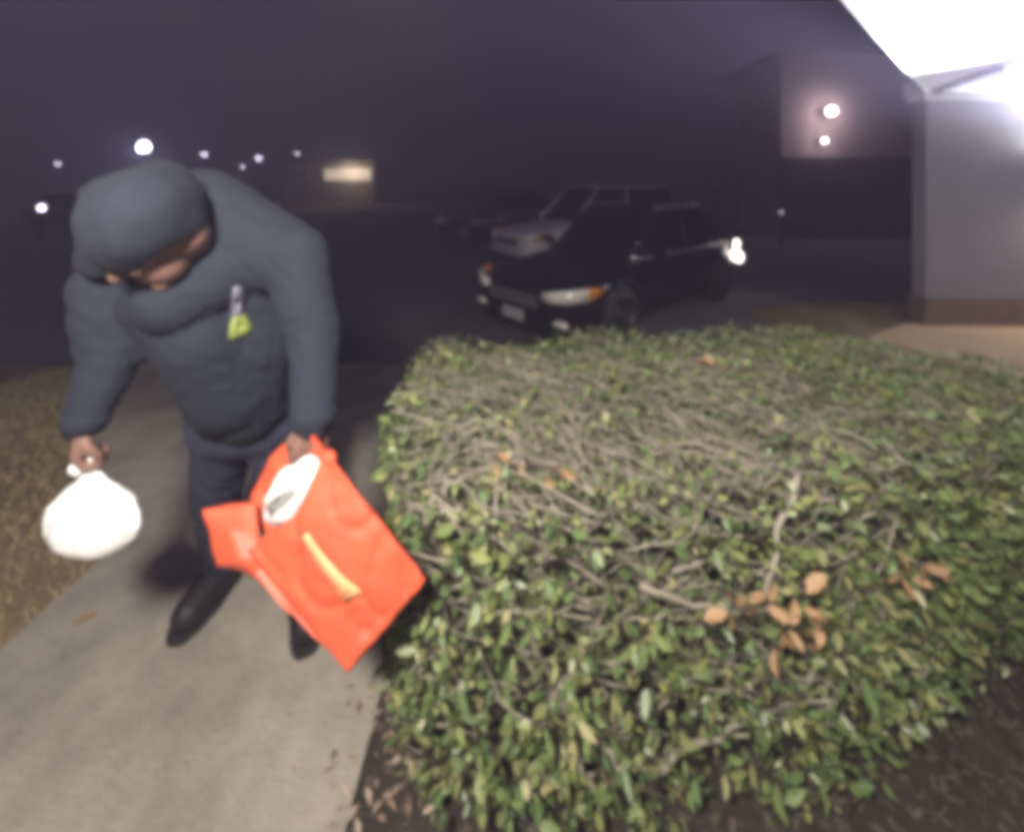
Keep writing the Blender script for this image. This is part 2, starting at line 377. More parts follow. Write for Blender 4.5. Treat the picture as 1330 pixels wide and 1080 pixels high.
# lantern on a post beside the front door (behind the viewer): lights the walk, the person and the hedge
pl = empty('post_lantern', (-0.34, -0.46, 0)); tag(pl, 'black post lantern beside the front door lighting the walk', 'lantern')
b = MB(); b.tube([(0, 0, 0), (0, 0, 2.0)], .03, 12); b.build('post', M['iron'], pl, True)
b = MB(); b.lathe((0, 0, 2.0), [(.001, 0), (.09, 0), (.1, .02), (.02, .02)], 8); b.lathe((0, 0, 2.3), [(.13, 0), (.001, .12)], 8); b.build('lantern_cap', M['iron'], pl)
b = MB()
for k in range(4):
    a = k * math.pi / 2 + .785; b.tube([(.085 * math.cos(a), .085 * math.sin(a), 2.02), (.11 * math.cos(a), .11 * math.sin(a), 2.3)], .007, 6)
b.build('lantern_cage', M['iron'], pl)
b = MB(); b.sphere((0, 0, 2.15), .075); b.build('globe', M['bulb'], pl, True)
KEY = point('lantern_light', (0, 0.1, 2.15), 480, (1, 0.925, 0.82), .12, pl)

# ------------------------------------------------------------------ the hedge
POLY = [(-0.24, 0.95), (-0.36, 1.25), (-0.42, 1.62), (-0.34, 1.96), (0.5, 2.05), (1.62, 2.1), (1.88, 1.8), (2.0, 1.52), (1.75, 1.32), (1.2, 1.12), (0.75, 0.97), (0.1, 0.91)]
PA = np.array(POLY); PB = np.roll(PA, -1, 0)
def edge_dist(x, y):
    """signed distance inside the footprint (positive inside)"""
    p = np.stack([x, y], -1)[:, None, :]; ab = PB - PA
    t = np.clip(((p - PA) * ab).sum(-1) / (ab * ab).sum(-1), 0, 1)
    d = np.linalg.norm(p - (PA + t[..., None] * ab), axis=-1).min(1)
    xx, yy = p[..., 0], p[..., 1]
    c = ((PA[:, 1] > yy) != (PB[:, 1] > yy)) & (xx < (PB[:, 0] - PA[:, 0]) * (yy - PA[:, 1]) / (PB[:, 1] - PA[:, 1] + 1e-12) + PA[:, 0])
    return np.where(c.sum(1) % 2 == 1, d, -d)
def n3(x, y, z, s, o): return noise.noise((x * s + o, y * s, z * s))
def top_z(x, y): return 0.78 + 0.05 * n3(x, y, 0, 2.2, 3) + 0.03 * n3(x, y, 0, 7, 9)
def bareness(x, y, z):
    """1 where the clipped top shows mostly twigs, 0 where leaves are thick"""
    e = ((x - 0.42 - 0.25 * (y - 1.2)) / 0.85) ** 2 + ((y - 1.27) / 0.42) ** 2
    bb = max(0, 1.25 - e) + 0.55 * n3(x, y, z, 4.5, 2) - max(0, (0.62 - z)) * 1.1
    return min(1, max(0, bb))
def hedge_points(n, shell, zmin=0.1, extra=0.03):
    out = []
    while len(out) < n:
        x = rng.uniform(-0.48, 2.6, 4000); y = rng.uniform(0.84, 2.2, 4000); z = rng.uniform(zmin, 0.88, 4000)
        d = edge_dist(x, y)
        for i in np.nonzero(d > -extra)[0]:
            xi, yi, zi = x[i], y[i], z[i]
            di = d[i] + 0.05 * n3(xi, yi, zi, 3.5, 5) - 0.10 * max(0, .2 - zi)
            tz = top_z(xi, yi) - zi
            rr = 0.06                                                    # rounded shoulder
            s = min(di, tz) if (di > rr or tz > rr) else rr - math.hypot(rr - di, rr - tz)
            if s < -0.02: continue
            if rng.random() < math.exp(-max(0, s) / shell): out.append((xi, yi, zi, di, tz))
    return out[:n]
def hedge_normal(x, y, di, tz):
    up = Vector((0, 0, 1))
    e = 1e-2; g = edge_dist(np.array([x + e, x - e, x, x]), np.array([y, y, y + e, y - e]))
    side = Vector((-(g[0] - g[1]), -(g[2] - g[3]), 0))
    if side.length > 0: side.normalize()
    w = 1 / (1 + math.exp((tz - di) / 0.03))
    return (up * w + side * (1 - w)).normalized()
hedge = empty('hedge', (0.8, 1.5, 0)); HO = Vector((0.8, 1.5, 0))
tag(hedge, 'clipped green hedge with bare twiggy top beside the walkway', 'hedge')
LEAF_V = np.array([(0, 0, 0), (.30, -.2, .03), (.62, -.19, .03), (1, 0, -.10), (.62, .19, .03), (.30, .2, .03), (.32, 0, -.03), (.64, 0, -.04)], float)
LEAF_F = [(0, 1, 6), (1, 2, 7), (1, 7, 6), (2, 3, 7), (3, 4, 7), (4, 5, 6), (4, 6, 7), (5, 0, 6)]
def leaf_frame(p, nrm, droop=.25):
    a = Vector((rng.normal(), rng.normal(), rng.normal() * .7 - droop)); a = (a * .85 + nrm * .4).normalized()
    n = (nrm + Vector((rng.normal(0, .75), rng.normal(0, .75), rng.normal(0, .75)))).normalized()
    s = a.cross(n).normalized(); n = s.cross(a).normalized()
    return a, s, n
pts = hedge_points(40000, 0.075)
leaves = []
for x, y, z, di, tz in pts:
    bn = bareness(x, y, z)
    if rng.random() < bn * 0.66: continue
    if n3(x, y, z, 8, 31) > .12 and rng.random() < .6: continue
    if z < 0.3 and rng.random() < (0.25 - z) * 2.2: continue
    nrm = hedge_normal(x, y, di, tz)
    a, s, n = leaf_frame(Vector((x, y, z)), nrm)
    L = min(.05, max(.011, .0225 * math.exp(rng.normal(0, .36)))) * (1.15 if di < tz else 1.0)
    leaves.append((Vector((x, y, z)), a, s, n, L))
def near_rank(t): return (t[0] - CAM).length / t[4] * (1 + .4 * rng.random())
leaves.sort(key=near_rank)
lm = mesh('leaf', LEAF_V, LEAF_F); lm.materials.append(M['leaf'])
for p, a, s, n, L in leaves[:300]:
    o = link('leaf', lm, hedge); o.matrix_local = Matrix.Translation(p - HO) @ Matrix((a, s, n)).transposed().to_4x4() @ Matrix.Scale(L, 4)
A = np.array([[*a] for _, a, *_r in leaves[300:]]); S = np.array([[*t[2]] for t in leaves[300:]]); N = np.array([[*t[3]] for t in leaves[300:]])
PP = np.array([[*(t[0] - HO)] for t in leaves[300:]]); LL = np.array([t[4] for t in leaves[300:]])
Vv = PP[:, None, :] + LL[:, None, None] * (LEAF_V[None, :, :1] * A[:, None] + LEAF_V[None, :, 1:2] * S[:, None] * rng.uniform(.8, 1.4, (len(A), 1, 1)) + LEAF_V[None, :, 2:] * N[:, None] * rng.uniform(-1, 2.5, (len(A), 1, 1)))
Ff = (np.array(LEAF_F)[None] + 8 * np.arange(len(A))[:, None, None]).reshape(-1, 3)
o = link('foliage', fast_mesh('foliage', Vv.reshape(-1, 3), Ff), hedge, M['leaf']); o['kind'] = 'stuff'
# stems rising from the ground, then crooked twigs near the clipped surface
def crooked(p, d, length, seg, wob, pull=None):
    out = [p.copy()]; d = d.normalized()
    for i in range(seg):
        d = (d + Vector((rng.normal(0, wob), rng.normal(0, wob), rng.normal(0, wob))) + (pull or Vector())).normalized()
        p = p + d * length / seg; out.append(p.copy())
    return out
nst = 0; tips = []
for i in range(34):
    x = rng.uniform(-0.15, 2.2); y = rng.uniform(1.08, 1.85)
    if edge_dist(np.array([x]), np.array([y]))[0] < 0.1: continue
    for j in range(rng.integers(2, 4)):
        pt = crooked(Vector((x + rng.normal(0, .03), y + rng.normal(0, .03), -0.02)), Vector((rng.normal(0, .45), rng.normal(-.12, .45), 1)), rng.uniform(.55, .8), 7, .16)
        pt = [q if q.z < top_z(q.x, q.y) else Vector((q.x, q.y, top_z(q.x, q.y) - .01)) for q in pt]
        ins = edge_dist(np.array([q.x for q in pt]), np.array([q.y for q in pt])) > .02
        kk = int(np.argmin(ins)) if not ins.all() else 8
        if kk < 4: continue
        pt = pt[:kk]
        b = MB(); b.tube([q - HO for q in pt], list(np.linspace(rng.uniform(.008, .013), .003, kk)), 6)
        b.build('branch', M['bark'], hedge, True); tips += pt[3:]
# the low front: stout bare stems that reach out toward the walk
for (a, c, e) in (((720, 905, 1.02), (760, 960, .98), (845, 1010, .92)), ((720, 905, 1.02), (700, 820, 1.02), (640, 760, 1.0)), ((845, 1000, .96), (905, 960, .97), (990, 930, 1.0)),
                  ((725, 910, 1.0), (750, 990, .95), (775, 1030, .9)), ((680, 1010, .95), (735, 1010, .95), (775, 1005, .97)), ((1040, 620, 1.02), (1010, 690, .97), (990, 780, .95)),
                  ((720, 900, 1.03), (765, 850, 1.03), (790, 780, 1.0)), ((640, 760, .98), (600, 690, .98), (565, 640, .98)), ((830, 760, .95), (900, 780, .95), (960, 800, .97))):
    A0, B0, C0 = P(*a), P(*c), P(*e); pt = []
    for t in np.linspace(0, 1, 9):
        pt.append(A0 * (1 - t) ** 2 + B0 * 2 * t * (1 - t) + C0 * t * t + Vector((rng.normal(0, .006), rng.normal(0, .006), rng.normal(0, .006))))
    b = MB(); b.tube([q - HO for q in pt], list(np.linspace(.009, .004, 9)), 6); b.build('branch', M['bark'], hedge, True)
tw = []
k = 0
for x, y, z, di, tz in hedge_points(8200, 0.06, .16, 0.0):
    bn = bareness(x, y, z)
    if rng.random() > 0.22 + 0.34 * bn: continue
    nrm = hedge_normal(x, y, di, tz)
    th = 2.6 + 1.0 * n3(x, y, 0, 1.6, 20) + rng.normal(0, .55)          # twigs lean the same way in a patch
    d = Vector((math.cos(th), math.sin(th), rng.normal(.05, .25)))
    d = d - nrm * d.dot(nrm) * .75
    ln = rng.uniform(.09, .3)
    pt = crooked(Vector((x, y, z)) - nrm * rng.uniform(.008, .035), d, ln, 7, .2)
    pt = [q if q.z < top_z(q.x, q.y) + .02 else Vector((q.x, q.y, top_z(q.x, q.y) + .02 + .15 * (q.z - top_z(q.x, q.y) - .02))) for q in pt]
    ins = edge_dist(np.array([q.x for q in pt]), np.array([q.y for q in pt])) > -.015
    if not ins.all():
        kk = int(np.argmin(ins))
        if kk < 3: continue
        pt = pt[:kk]
    r0 = rng.uniform(.0016, .0042)
    tw.append((pt, r0, (Vector((x, y, z)) - CAM).length / r0))
tw.sort(key=lambda t: t[2])
for pt, r0, _ in tw[:240]:
    b = MB(); b.tube([q - HO for q in pt], list(np.linspace(r0, r0 * .45, len(pt))), 5); b.build('twig', M['bark'], hedge, True)
b = MB()
for pt, r0, _ in tw[240:]: b.tube([q - HO for q in pt], list(np.linspace(r0, r0 * .45, len(pt))), 4, False)
o = b.build('fine_twigs', M['bark'], hedge, True); o['kind'] = 'stuff'
# withered leaves caught in the front face
DL_V = [(0, 0, 0), (.3, -.24, .1), (.7, -.2, .16), (1, .02, .02), (.68, .24, .14), (.3, .2, .1), (.34, 0, -.03), (.68, 0, .02)]
dm = mesh('withered_leaf', DL_V, LEAF_F); dm.materials.append(M['dead'])
for (cx, cy, dd, n, sx, sy) in ((965, 790, .93, 9, 32, 12), (1045, 805, .93, 9, 20, 30), (1180, 745, 1.02, 8, 30, 14), (925, 468, 1.66, 3, 12, 6), (640, 600, 1.08, 4, 22, 12), (725, 610, 1.1, 4, 22, 12), (1020, 830, .92, 5, 18, 18)):
    for i in range(n):
        p = P(cx + rng.normal(0, sx * .6), cy + rng.normal(0, sy * .6), dd - .02 + rng.normal(0, .015))
        a, s, nn = leaf_frame(p, Vector((0, -.8, .6)))
        o = link('withered_leaf', dm, hedge); o.matrix_local = Matrix.Translation(p - HO) @ Matrix((a, s, nn)).transposed().to_4x4() @ Matrix.Scale(rng.uniform(.035, .06), 4)

# ------------------------------------------------------------------ the person
PO = Vector((-0.85, 1.4, 0.012))
person = empty('person', PO); tag(person, 'person in a dark blue-grey jacket leaning forward on the walkway with two bags', 'person')
def pl_(me, name, m, parent=None):
    me.transform(Matrix.Translation(-PO)); return link(name, me, parent or person, m)
shL, elL, wrL = P(383, 332, 1.12), P(408, 432, 1.07), P(408, 540, .96)
shR, elR, wrR = P(142, 372, 1.08), P(146, 460, 1.06), P(112, 545, 1.0)
H = P(203, 304, .946)
fdir = Vector((-.62, -.42, -.66)).normalized()               # where the face points: down and to the person's right
up0 = Vector((-.30, -.55, .78)); crown = (up0 - fdir * up0.dot(fdir)).normalized(); ear = fdir.cross(crown)   # ear: toward the walk's hedge side
if ear.x < 0: ear = -ear
HM = Matrix((ear, fdir, crown)).transposed()
b = MB()
b.sphere(H + crown * .03, (.073, .092, .085), 20, 14, HM)     # cranium
b.sphere(H - crown * .045 + fdir * .035, (.055, .055, .065), 18, 12, HM)   # jaw
b.sphere(H - crown * .092 + fdir * .068, .024)                # chin
b.caps(H + fdir * .085 + crown * .012, .011, H + fdir * .108 - crown * .022, .016, 10)   # nose
b.sphere(H + fdir * .082 - crown * .062, (.026, .014, .012), 12, 8, HM)   # lips
for s in (-1, 1):
    b.sphere(H + ear * s * .07 - fdir * .012 - crown * .002, (.010, .018, .03), 12, 8, HM)  # ears
    b.sphere(H + ear * s * .035 + fdir * .08 + crown * .028, (.022, .012, .012), 12, 8, HM)  # brow
    b.sphere(H + ear * s * .04 + fdir * .06 - crown * .02, (.026, .026, .02), 12, 8, HM)    # cheek
neck = P(252, 322, 1.12)
b.caps(H - fdir * .03 - crown * .03, .058, neck, .062)
chest = P(285, 420, 1.2); pel = P(318, 545, 1.33)
b.caps(neck, .065, chest, .1); b.caps(chest, .11, pel, .09)
b.chain([(neck, .06), (shL, .055), (elL, .043), (wrL, .029)]); b.chain([(neck, .06), (shR, .055), (elR, .043), (wrR, .029)])
hipA, kneeA, ankA = P(292, 548, 1.36), P(282, 650, 1.46), P(288, 735, 1.56)
hipB, kneeB, ankB = P(352, 550, 1.36), P(386, 655, 1.42), P(398, 752, 1.51)
toeA, toeB = P(240, 825, 1.41), P(398, 845, 1.335)
for h, k_, a_, t_ in ((hipA, kneeA, ankA, toeA), (hipB, kneeB, ankB, toeB)):
    b.chain([(pel, .088), (h, .075), (k_, .05), (a_, .036)]); fd = Vector((t_.x - a_.x, t_.y - a_.y, 0)).normalized(); b.caps(a_, .036, Vector((a_.x, a_.y, .065)) + fd * .10, .022)
def hand(b, W, d, s, n, thumb):
    """d along the hand, s across the knuckles, n out of the palm; four fingers curl round what is held"""
    d = d.normalized(); s = (s - d * s.dot(d)).normalized(); n = (n - d * n.dot(d) - s * n.dot(s)).normalized()
    for i in (-1.5, -.5, .5, 1.5): b.caps(W + s * i * .012, .016, W + d * .07 + s * i * .0185, .0125, 10)
    for i, ln in zip((-1.5, -.5, .5, 1.5), (.88, 1.0, .96, .8)):
        r = W + d * .074 + s * i * .0195
        j1 = r + (d * .75 + n * .65).normalized() * .036 * ln; j2 = j1 + (n * .95 - d * .25).normalized() * .026 * ln; j3 = j2 + (-d * .95 + n * .05).normalized() * .02 * ln
        b.chain([(r, .0105), (j1, .0098), (j2, .009), (j3, .0078)], 10)
    t0 = W + d * .02 + s * thumb * .022; t1 = t0 + d * .03 + s * thumb * .016 + n * .018; t2 = t1 + d * .02 + n * .02 - s * thumb * .004; t3 = t2 + d * .016 + n * .008 - s * thumb * .012
    b.chain([(t0, .014), (t1, .0125), (t2, .011), (t3, .009)], 10)
dL = Vector((-.05, -.12, -1)); dR = Vector((-.14, -.12, -1))
hand(b, wrL, dL, Vector((.75, .65, 0)), Vector((-.65, .75, 0)), -1)
hand(b, wrR, dR, Vector((-.6, .8, 0)), Vector((.8, .6, 0)), -1)
gripL = wrL + dL.normalized() * .09 + Vector((-.65, .75, 0)) * .022
gripR = wrR + dR.normalized() * .09 + Vector((.8, .6, 0)) * .022
body = pl_(b.blob(.0055, 3), 'body', M['skin'])
for s in (-1, 1):
    b = MB(); b.sphere(H + ear * s * .033 + fdir * .079 + crown * .012 - PO, .0115, 10, 8); b.build('eye', M['eye'], person, True)
# jacket
b = MB()
b.chain([(P(318, 352, 1.17), .105), (P(330, 440, 1.21), .120), (P(324, 516, 1.27), .118)])
b.chain([(P(215, 385, 1.10), .10), (P(262, 440, 1.17), .115), (P(296, 514, 1.26), .112)])
b.caps(P(265, 430, 1.12), .12, P(300, 500, 1.2), .12)
b.caps(P(262, 268, 1.15), .105, P(362, 330, 1.15), .108)      # rounded upper back
b.caps(P(262, 275, 1.17), .105, P(170, 350, 1.12), .09)
b.caps(P(222, 390, 1.03), .08, P(290, 352, 1.1), .098); b.caps(P(262, 300, 1.1), .075, P(285, 345, 1.1), .09)
b.chain([(shL, .082), (elL, .064), (wrL, .047)]); b.chain([(shR, .084), (elR, .068), (wrR, .045)])
jm = b.blob(.0075, 8)
def wrinkle(c, n):
    w = .006 * noise.noise(Vector((c.x * 6, c.y * 6, c.z * 8))) + .003 * noise.noise(Vector((c.x * 15, c.y * 15, c.z * 34 + c.x * 20))) + .0015 * noise.noise(c * 70)
    for sx, sz, o_, a_ in ((5, 9, 0, .003), (9, 14, 7, .0015)):
        q = noise.noise(Vector((c.x * sx + c.z * 6 + o_, c.y * 8, c.z * sz - c.x * 9)))
        w -= a_ * max(0, 1 - abs(q) / .10) ** 1.3                    # sharp fold lines in the cloth
    for e, r in ((elL, .13), (elR, .13)):
        q = (c - e).length
        if q < r: w += .003 * math.sin(c.z * 150 + c.x * 60) * (1 - q / r)
    zz = .765
    if c.z < zz: w += .004 * math.sin(math.atan2(c.y - 1.27, c.x + .78) * 15)   # gathered hem
    return w
displace(jm, wrinkle)
jacket = pl_(jm, 'jacket', M['jacket'])
bvh = BVHTree.FromPolygons([v.co + PO for v in jm.vertices], [tuple(p.vertices) for p in jm.polygons])
def cuff(c, d, r):
    b = MB(); d = d.normalized(); b.tube([c - d * .02 - PO, c + d * .0 - PO, c + d * .022 - PO], [r, r * 1.06, r * .9], 20); return b.build('cuff', M['jacket'], jacket, True)
cuff(wrL, dL, .046); cuff(wrR, dR, .044)
def cloth_patch(pix, name, m, thick=.004, d0=None):
    """a sewn-on tag that lies on the jacket's surface"""
    xs_ = [p[0] for p in pix]; ys_ = [p[1] for p in pix]; cx = sum(xs_) / len(xs_); cy = sum(ys_) / len(ys_)
    vs = []; f = []; rings = (0, .5, 1)
    for p in pix:
        for t in rings:
            q = P(cx + (p[0] - cx) * t, cy + (p[1] - cy) * t, 1); dr = (q - CAM).normalized()
            h, nn, i_, ds = bvh.ray_cast(CAM + dr * .3, dr)
            if nn.dot(dr) > 0: nn = -nn
            vs.append(h + nn * thick * (1 if t < 1 else .7) - PO)
    n = len(pix)
    for i in range(n):
        a, c = i * 3, ((i + 1) % n) * 3
        f += [(a, a + 1, c + 1), (a + 1, a + 2, c + 2, c + 1)]
    o = link(name, mesh(name, vs, f), jacket, m); q = o.modifiers.new('solid', 'SOLIDIFY'); q.thickness = .002; q.offset = 0
    return o
cloth_patch([(303, 373), (308, 371), (314, 374), (316, 392), (315, 412), (307, 416), (299, 410), (301, 390)], 'pale_tag', M['reflect'])
cloth_patch([(302, 411), (310, 404), (317, 406), (322, 416), (329, 424), (322, 434), (308, 438), (296, 441), (297, 424)], 'yellow_tag', M['hivis'])
# hood: a soft shell pulled over the head
hc = P(190, 284, .93)
hn = Vector((-.55, -.30, .80)).normalized()
hme = MB(); hme.sphere(hc, (.106, .128, .118), 48, 32)
hme.caps(P(118, 254, .93), .028, P(150, 258, .93), .05, 14); hme.caps(P(141, 258, .93), .048, P(205, 252, .99), .078, 18); hme.caps(P(141, 290, .96), .05, P(134, 335, 1.0), .05, 18); hme.caps(P(205, 262, 1.0), .085, P(250, 275, 1.12), .075, 18)
hb = hme.blob(.007, 8); bm = bmesh.new(); bm.from_mesh(hb)
cutp = P(205, 333, .83)
bmesh.ops.bisect_plane(bm, geom=bm.verts[:] + bm.edges[:] + bm.faces[:], plane_co=cutp, plane_no=hn, clear_inner=True)
bm.to_mesh(hb); bm.free(); hb.shade_smooth()
displace(hb, lambda c, n: .011 * noise.noise(c * 8) + .006 * noise.noise(Vector((c.x * 26, c.y * 13, c.z * 15))))
hood = pl_(hb, 'hood', M['jacket']); q = hood.modifiers.new('solid', 'SOLIDIFY'); q.thickness = .008; q.offset = -1
# trousers and shoes
b = MB()
b.caps(P(295, 515, 1.33), .105, P(342, 515, 1.33), .105); b.caps(P(290, 545, 1.34), .105, P(345, 545, 1.34), .105)
b.chain([(hipA, .098), (kneeA, .074), (ankA + Vector((0, 0, .015)), .062)]); b.chain([(hipB, .098), (kneeB, .074), (ankB + Vector((0, 0, .015)), .062)])
tm = b.blob(.008, 8)
displace(tm, lambda c, n: .008 * noise.noise(Vector((c.x * 9, c.y * 9, c.z * 11))) + (.006 * math.sin(c.z * 95 + 9 * c.x) * max(0, 1 - c.z / .4)) - .009 * max(0, 1 - abs(noise.noise(Vector((c.x * 12 + c.z * 4, c.y * 10, c.z * 9 + c.x * 8)))) / .14) ** 1.5)
pl_(tm, 'trousers', M['trouser'])
for an, to in ((ankA, toeA), (ankB, toeB)):
    d = Vector((to.x - an.x, to.y - an.y, 0)).normalized(); s = Vector((-d.y, d.x, 0)); base = Vector((an.x, an.y, .02))
    b = MB()
    heel = base - d * .055; tip = base + d * .185
    b.chain([(heel + Vector((0, 0, .045)), .046), (base + Vector((0, 0, .06)) + d * .02, .055), (base + d * .09 + Vector((0, 0, .05)), .054), (tip + Vector((0, 0, .042)) - d * .045, .05)])
    b.caps(base + d * .09 + s * .014 + Vector((0, 0, .035)), .036, base + d * .09 - s * .014 + Vector((0, 0, .035)), .036)
    b.caps(base + Vector((0, 0, .05)), .05, an + Vector((0, 0, .03)), .05)
    me = b.blob(.006, 6)
    for v in me.vertices: v.co.z = max(v.co.z, .024)
    sh = pl_(me, 'shoe', M['shoe'])
    b = MB(); out = []
    for i in range(28):
        a = 2 * math.pi * i / 28; w = .052 if math.cos(a) > -.1 else .044; sg = lambda q: math.copysign(abs(q) ** .65, q)
        out.append(base + d * (.058 + .142 * sg(math.cos(a))) + s * w * sg(math.sin(a)))
    n = 28; b.add([Vector((p.x, p.y, .013)) - PO for p in out] + [Vector((p.x, p.y, .035)) - PO for p in out],
        [tuple(range(n))[::-1], tuple(range(n, 2 * n))] + [(i, (i + 1) % n, (i + 1) % n + n, i + n) for i in range(n)])
    b.build('sole', M['sole'], sh)

# ------------------------------------------------------------------ the red bag
A_, B_, C_, D_ = P(424, 588, .90), P(552, 752, .85), P(452, 874, .81), P(322, 716, .87)
bagn = (B_ - A_).cross(D_ - A_).normalized()
if bagn.y > 0: bagn = -bagn                       # outward, toward the viewer
def bag_pt(u, v, w):
    """u across the mouth (hand side to free side), v from mouth to bottom, w 0 front .. 1 back"""
    f = A_ * (1 - u) * (1 - v) + D_ * u * (1 - v) + B_ * (1 - u) * v + C_ * u * v
    belly = math.sin(math.pi * min(1, max(0, u))) ** .7
    open_ = (1 - v) ** 1.3
    thick = .022 + .03 * belly * (.4 + .6 * math.sin(math.pi * min(1, v * .9 + .1))) + .075 * open_ * (u ** .8) * (1.0)
    return f, thick, belly
bag = empty('shopping_bag', A_); tag(bag, 'bright orange-red bag hanging open from the hand near the hedge', 'bag')
def panel(w):
    nu, nv = 26, 34; vs = []
    for j in range(nv + 1):
        for i in range(nu + 1):
            u, v = i / nu, j / nv; f, th, be = bag_pt(u, v, w)
            cr = .009 * noise.noise((u * 2.6 + 5 * w, v * 3.4, 1.7)) - .010 * max(0, 1 - abs(noise.noise((u * 2.2 - v * 1.5, v * 2 + u, 7 + w))) / .09) + .003 * noise.noise((u * 9 + v * 4, v * 7, 4 + w))
            if w == 0:
                dip = .05 * math.sin(math.pi * u) ** 2 * max(0, 1 - v / .3) ** 2     # the mouth edge sags
                off = bagn * (.014 * be * math.sin(math.pi * min(1, v * .94 + .06)) + cr) + (B_ - A_).normalized() * dip * .55
                crease = abs((v - .72) - .28 * (u - .35)) ; off -= bagn * .004 * max(0, 1 - crease / .05)
            else:
                off = -bagn * (th + cr) + (A_ - B_).normalized() * (.045 + .035 * u + .04 * math.sin(math.pi * u)) * (1 - v) ** 2 + (D_ - A_).normalized() * .02 * u * (1 - v)
            k_ = min(1, min(u, 1 - u, 1 - v) / .04)
            vs.append(f + off * (k_ if w == 0 else 1) - A_ + (Vector() if w == 0 else bagn * th * (1 - k_) * (1 if v > .25 or u < .5 else 0)))
    fs = [(j * (nu + 1) + i, (j + 1) * (nu + 1) + i, (j + 1) * (nu + 1) + i + 1, j * (nu + 1) + i + 1) for j in range(nv) for i in range(nu)]
    return mesh('panel', vs, fs)
fp = link('front_panel', panel(0), bag, M['red']); bp_ = link('back_panel', panel(1), bag, M['redin'] if False else M['red'])
for o in (fp, bp_): q = o.modifiers.new('solid', 'SOLIDIFY'); q.thickness = .0012; q.offset = 0
# free side: the gusset folds out as a flap
gp = [[P(332, 652, .935), P(295, 655, .93), P(263, 662, .915)], [P(336, 690, .90), P(300, 690, .885), P(272, 697, .90)], [P(340, 722, .87), P(312, 728, .862), P(280, 735, .885)], [P(352, 748, .866), P(332, 746, .868), P(312, 738, .88)], [P(375, 778, .86), P(362, 772, .867), P(350, 762, .88)]]
vs = []; K = 6
for j in range(4 * K + 1):
    for i in range(2 * K + 1):
        a, c = min(3, j // K), min(1, i // K); t, u = j / K - a, i / K - c
        p = (gp[a][c] * (1 - u) + gp[a][c + 1] * u) * (1 - t) + (gp[a + 1][c] * (1 - u) + gp[a + 1][c + 1] * u) * t
        vs.append(p - A_ + bagn * (.004 * noise.noise(p * 26) + .002 * noise.noise(p * 70)))
nn_ = 2 * K + 1; fs = [(j * nn_ + i, (j + 1) * nn_ + i, (j + 1) * nn_ + i + 1, j * nn_ + i + 1) for j in range(4 * K) for i in range(2 * K)]
o = link('side_gusset', mesh('side_gusset', vs, fs), bag, M['red']); q = o.modifiers.new('solid', 'SOLIDIFY'); q.thickness = .0015
# printed stripe, tapering to a blunt end, lying on the front panel
fb = BVHTree.FromPolygons([v.co + A_ for v in fp.data.vertices], [tuple(p.vertices) for p in fp.data.polygons])
def on_panel(px, py, lift=.0022):
    dr = (P(px, py, 1) - CAM).normalized(); h = fb.ray_cast(CAM, dr)
    nn = h[1] if h[1].dot(dr) < 0 else -h[1]; return h[0] + nn * lift - A_
rows = []
for t in np.linspace(0, 1, 12):
    cx, cy = 396 + 66 * t - 4 * math.sin(3.14 * t), 694 + 82 * t; w = 5 + 4 * t + (5 * max(0, (t - .75) / .25))
    rows.append([on_panel(cx + w * k * .8, cy - w * k * .62) for k in (-1, 0, 1)])
vs = [p for r in rows for p in r]; fs = [(j * 3 + i, (j + 1) * 3 + i, (j + 1) * 3 + i + 1, j * 3 + i + 1) for j in range(11) for i in range(2)]
o = link('printed_stripe', mesh('printed_stripe', vs, fs), fp, M['stripe']); q = o.modifiers.new('solid', 'SOLIDIFY'); q.thickness = .0008
# a corner of the mouth bunched in the fist
b = MB(); b.chain([(gripL - A_, .008), (gripL * .5 + A_ * .5 - A_ - bagn * .012, .011), (Vector() - bagn * .012 + (C_ - A_).normalized() * .015, .016)], 10)
me = b.blob(.004, 3); link('gathered_corner', me, bag, M['red'])
# the white wrapped thing showing in the mouth
wc = P(370, 638, .915); wp = empty('wrapped_package', wc); tag(wp, 'crumpled white package showing in the mouth of the orange-red bag', 'package')
e1 = (D_ - A_).normalized(); e2 = (B_ - A_).normalized(); WM = Matrix((e1, e2, bagn)).transposed()
b = MB(); b.sphere(Vector() - bagn * .025 + e2 * .012, (.082, .046, .03), 30, 20, WM); b.sphere(e2 * .07 - bagn * .03, (.07, .07, .024), 24, 16, WM)
me = b.blob(.005, 3); displace(me, lambda c, n: .007 * noise.noise(c * 32) + .004 * abs(noise.noise(c * 75)))
pk = link('wrapper', me, wp, M['tissue'])
wb = BVHTree.FromPolygons([v.co + wc for v in me.vertices], [tuple(p.vertices) for p in me.polygons])
vs = []
for t in np.linspace(0, 1, 9):
    for k in np.linspace(-1, 1, 5):
        q = P(334 + 50 * t + k * 5 * (1 - .5 * t), 672 - 36 * t + k * 11 * (1 - .5 * t), .88); dr = (q - CAM).normalized(); h = wb.ray_cast(CAM, dr)
        hp = h[0] if h[0] else wb.find_nearest(q)[0]
        vs.append(hp - dr * .003 - wc)
o = link('printed_band', mesh('printed_band', vs, [(j * 5 + i, (j + 1) * 5 + i, (j + 1) * 5 + i + 1, j * 5 + i + 1) for j in range(8) for i in range(4)]), pk, M['greyprint'])

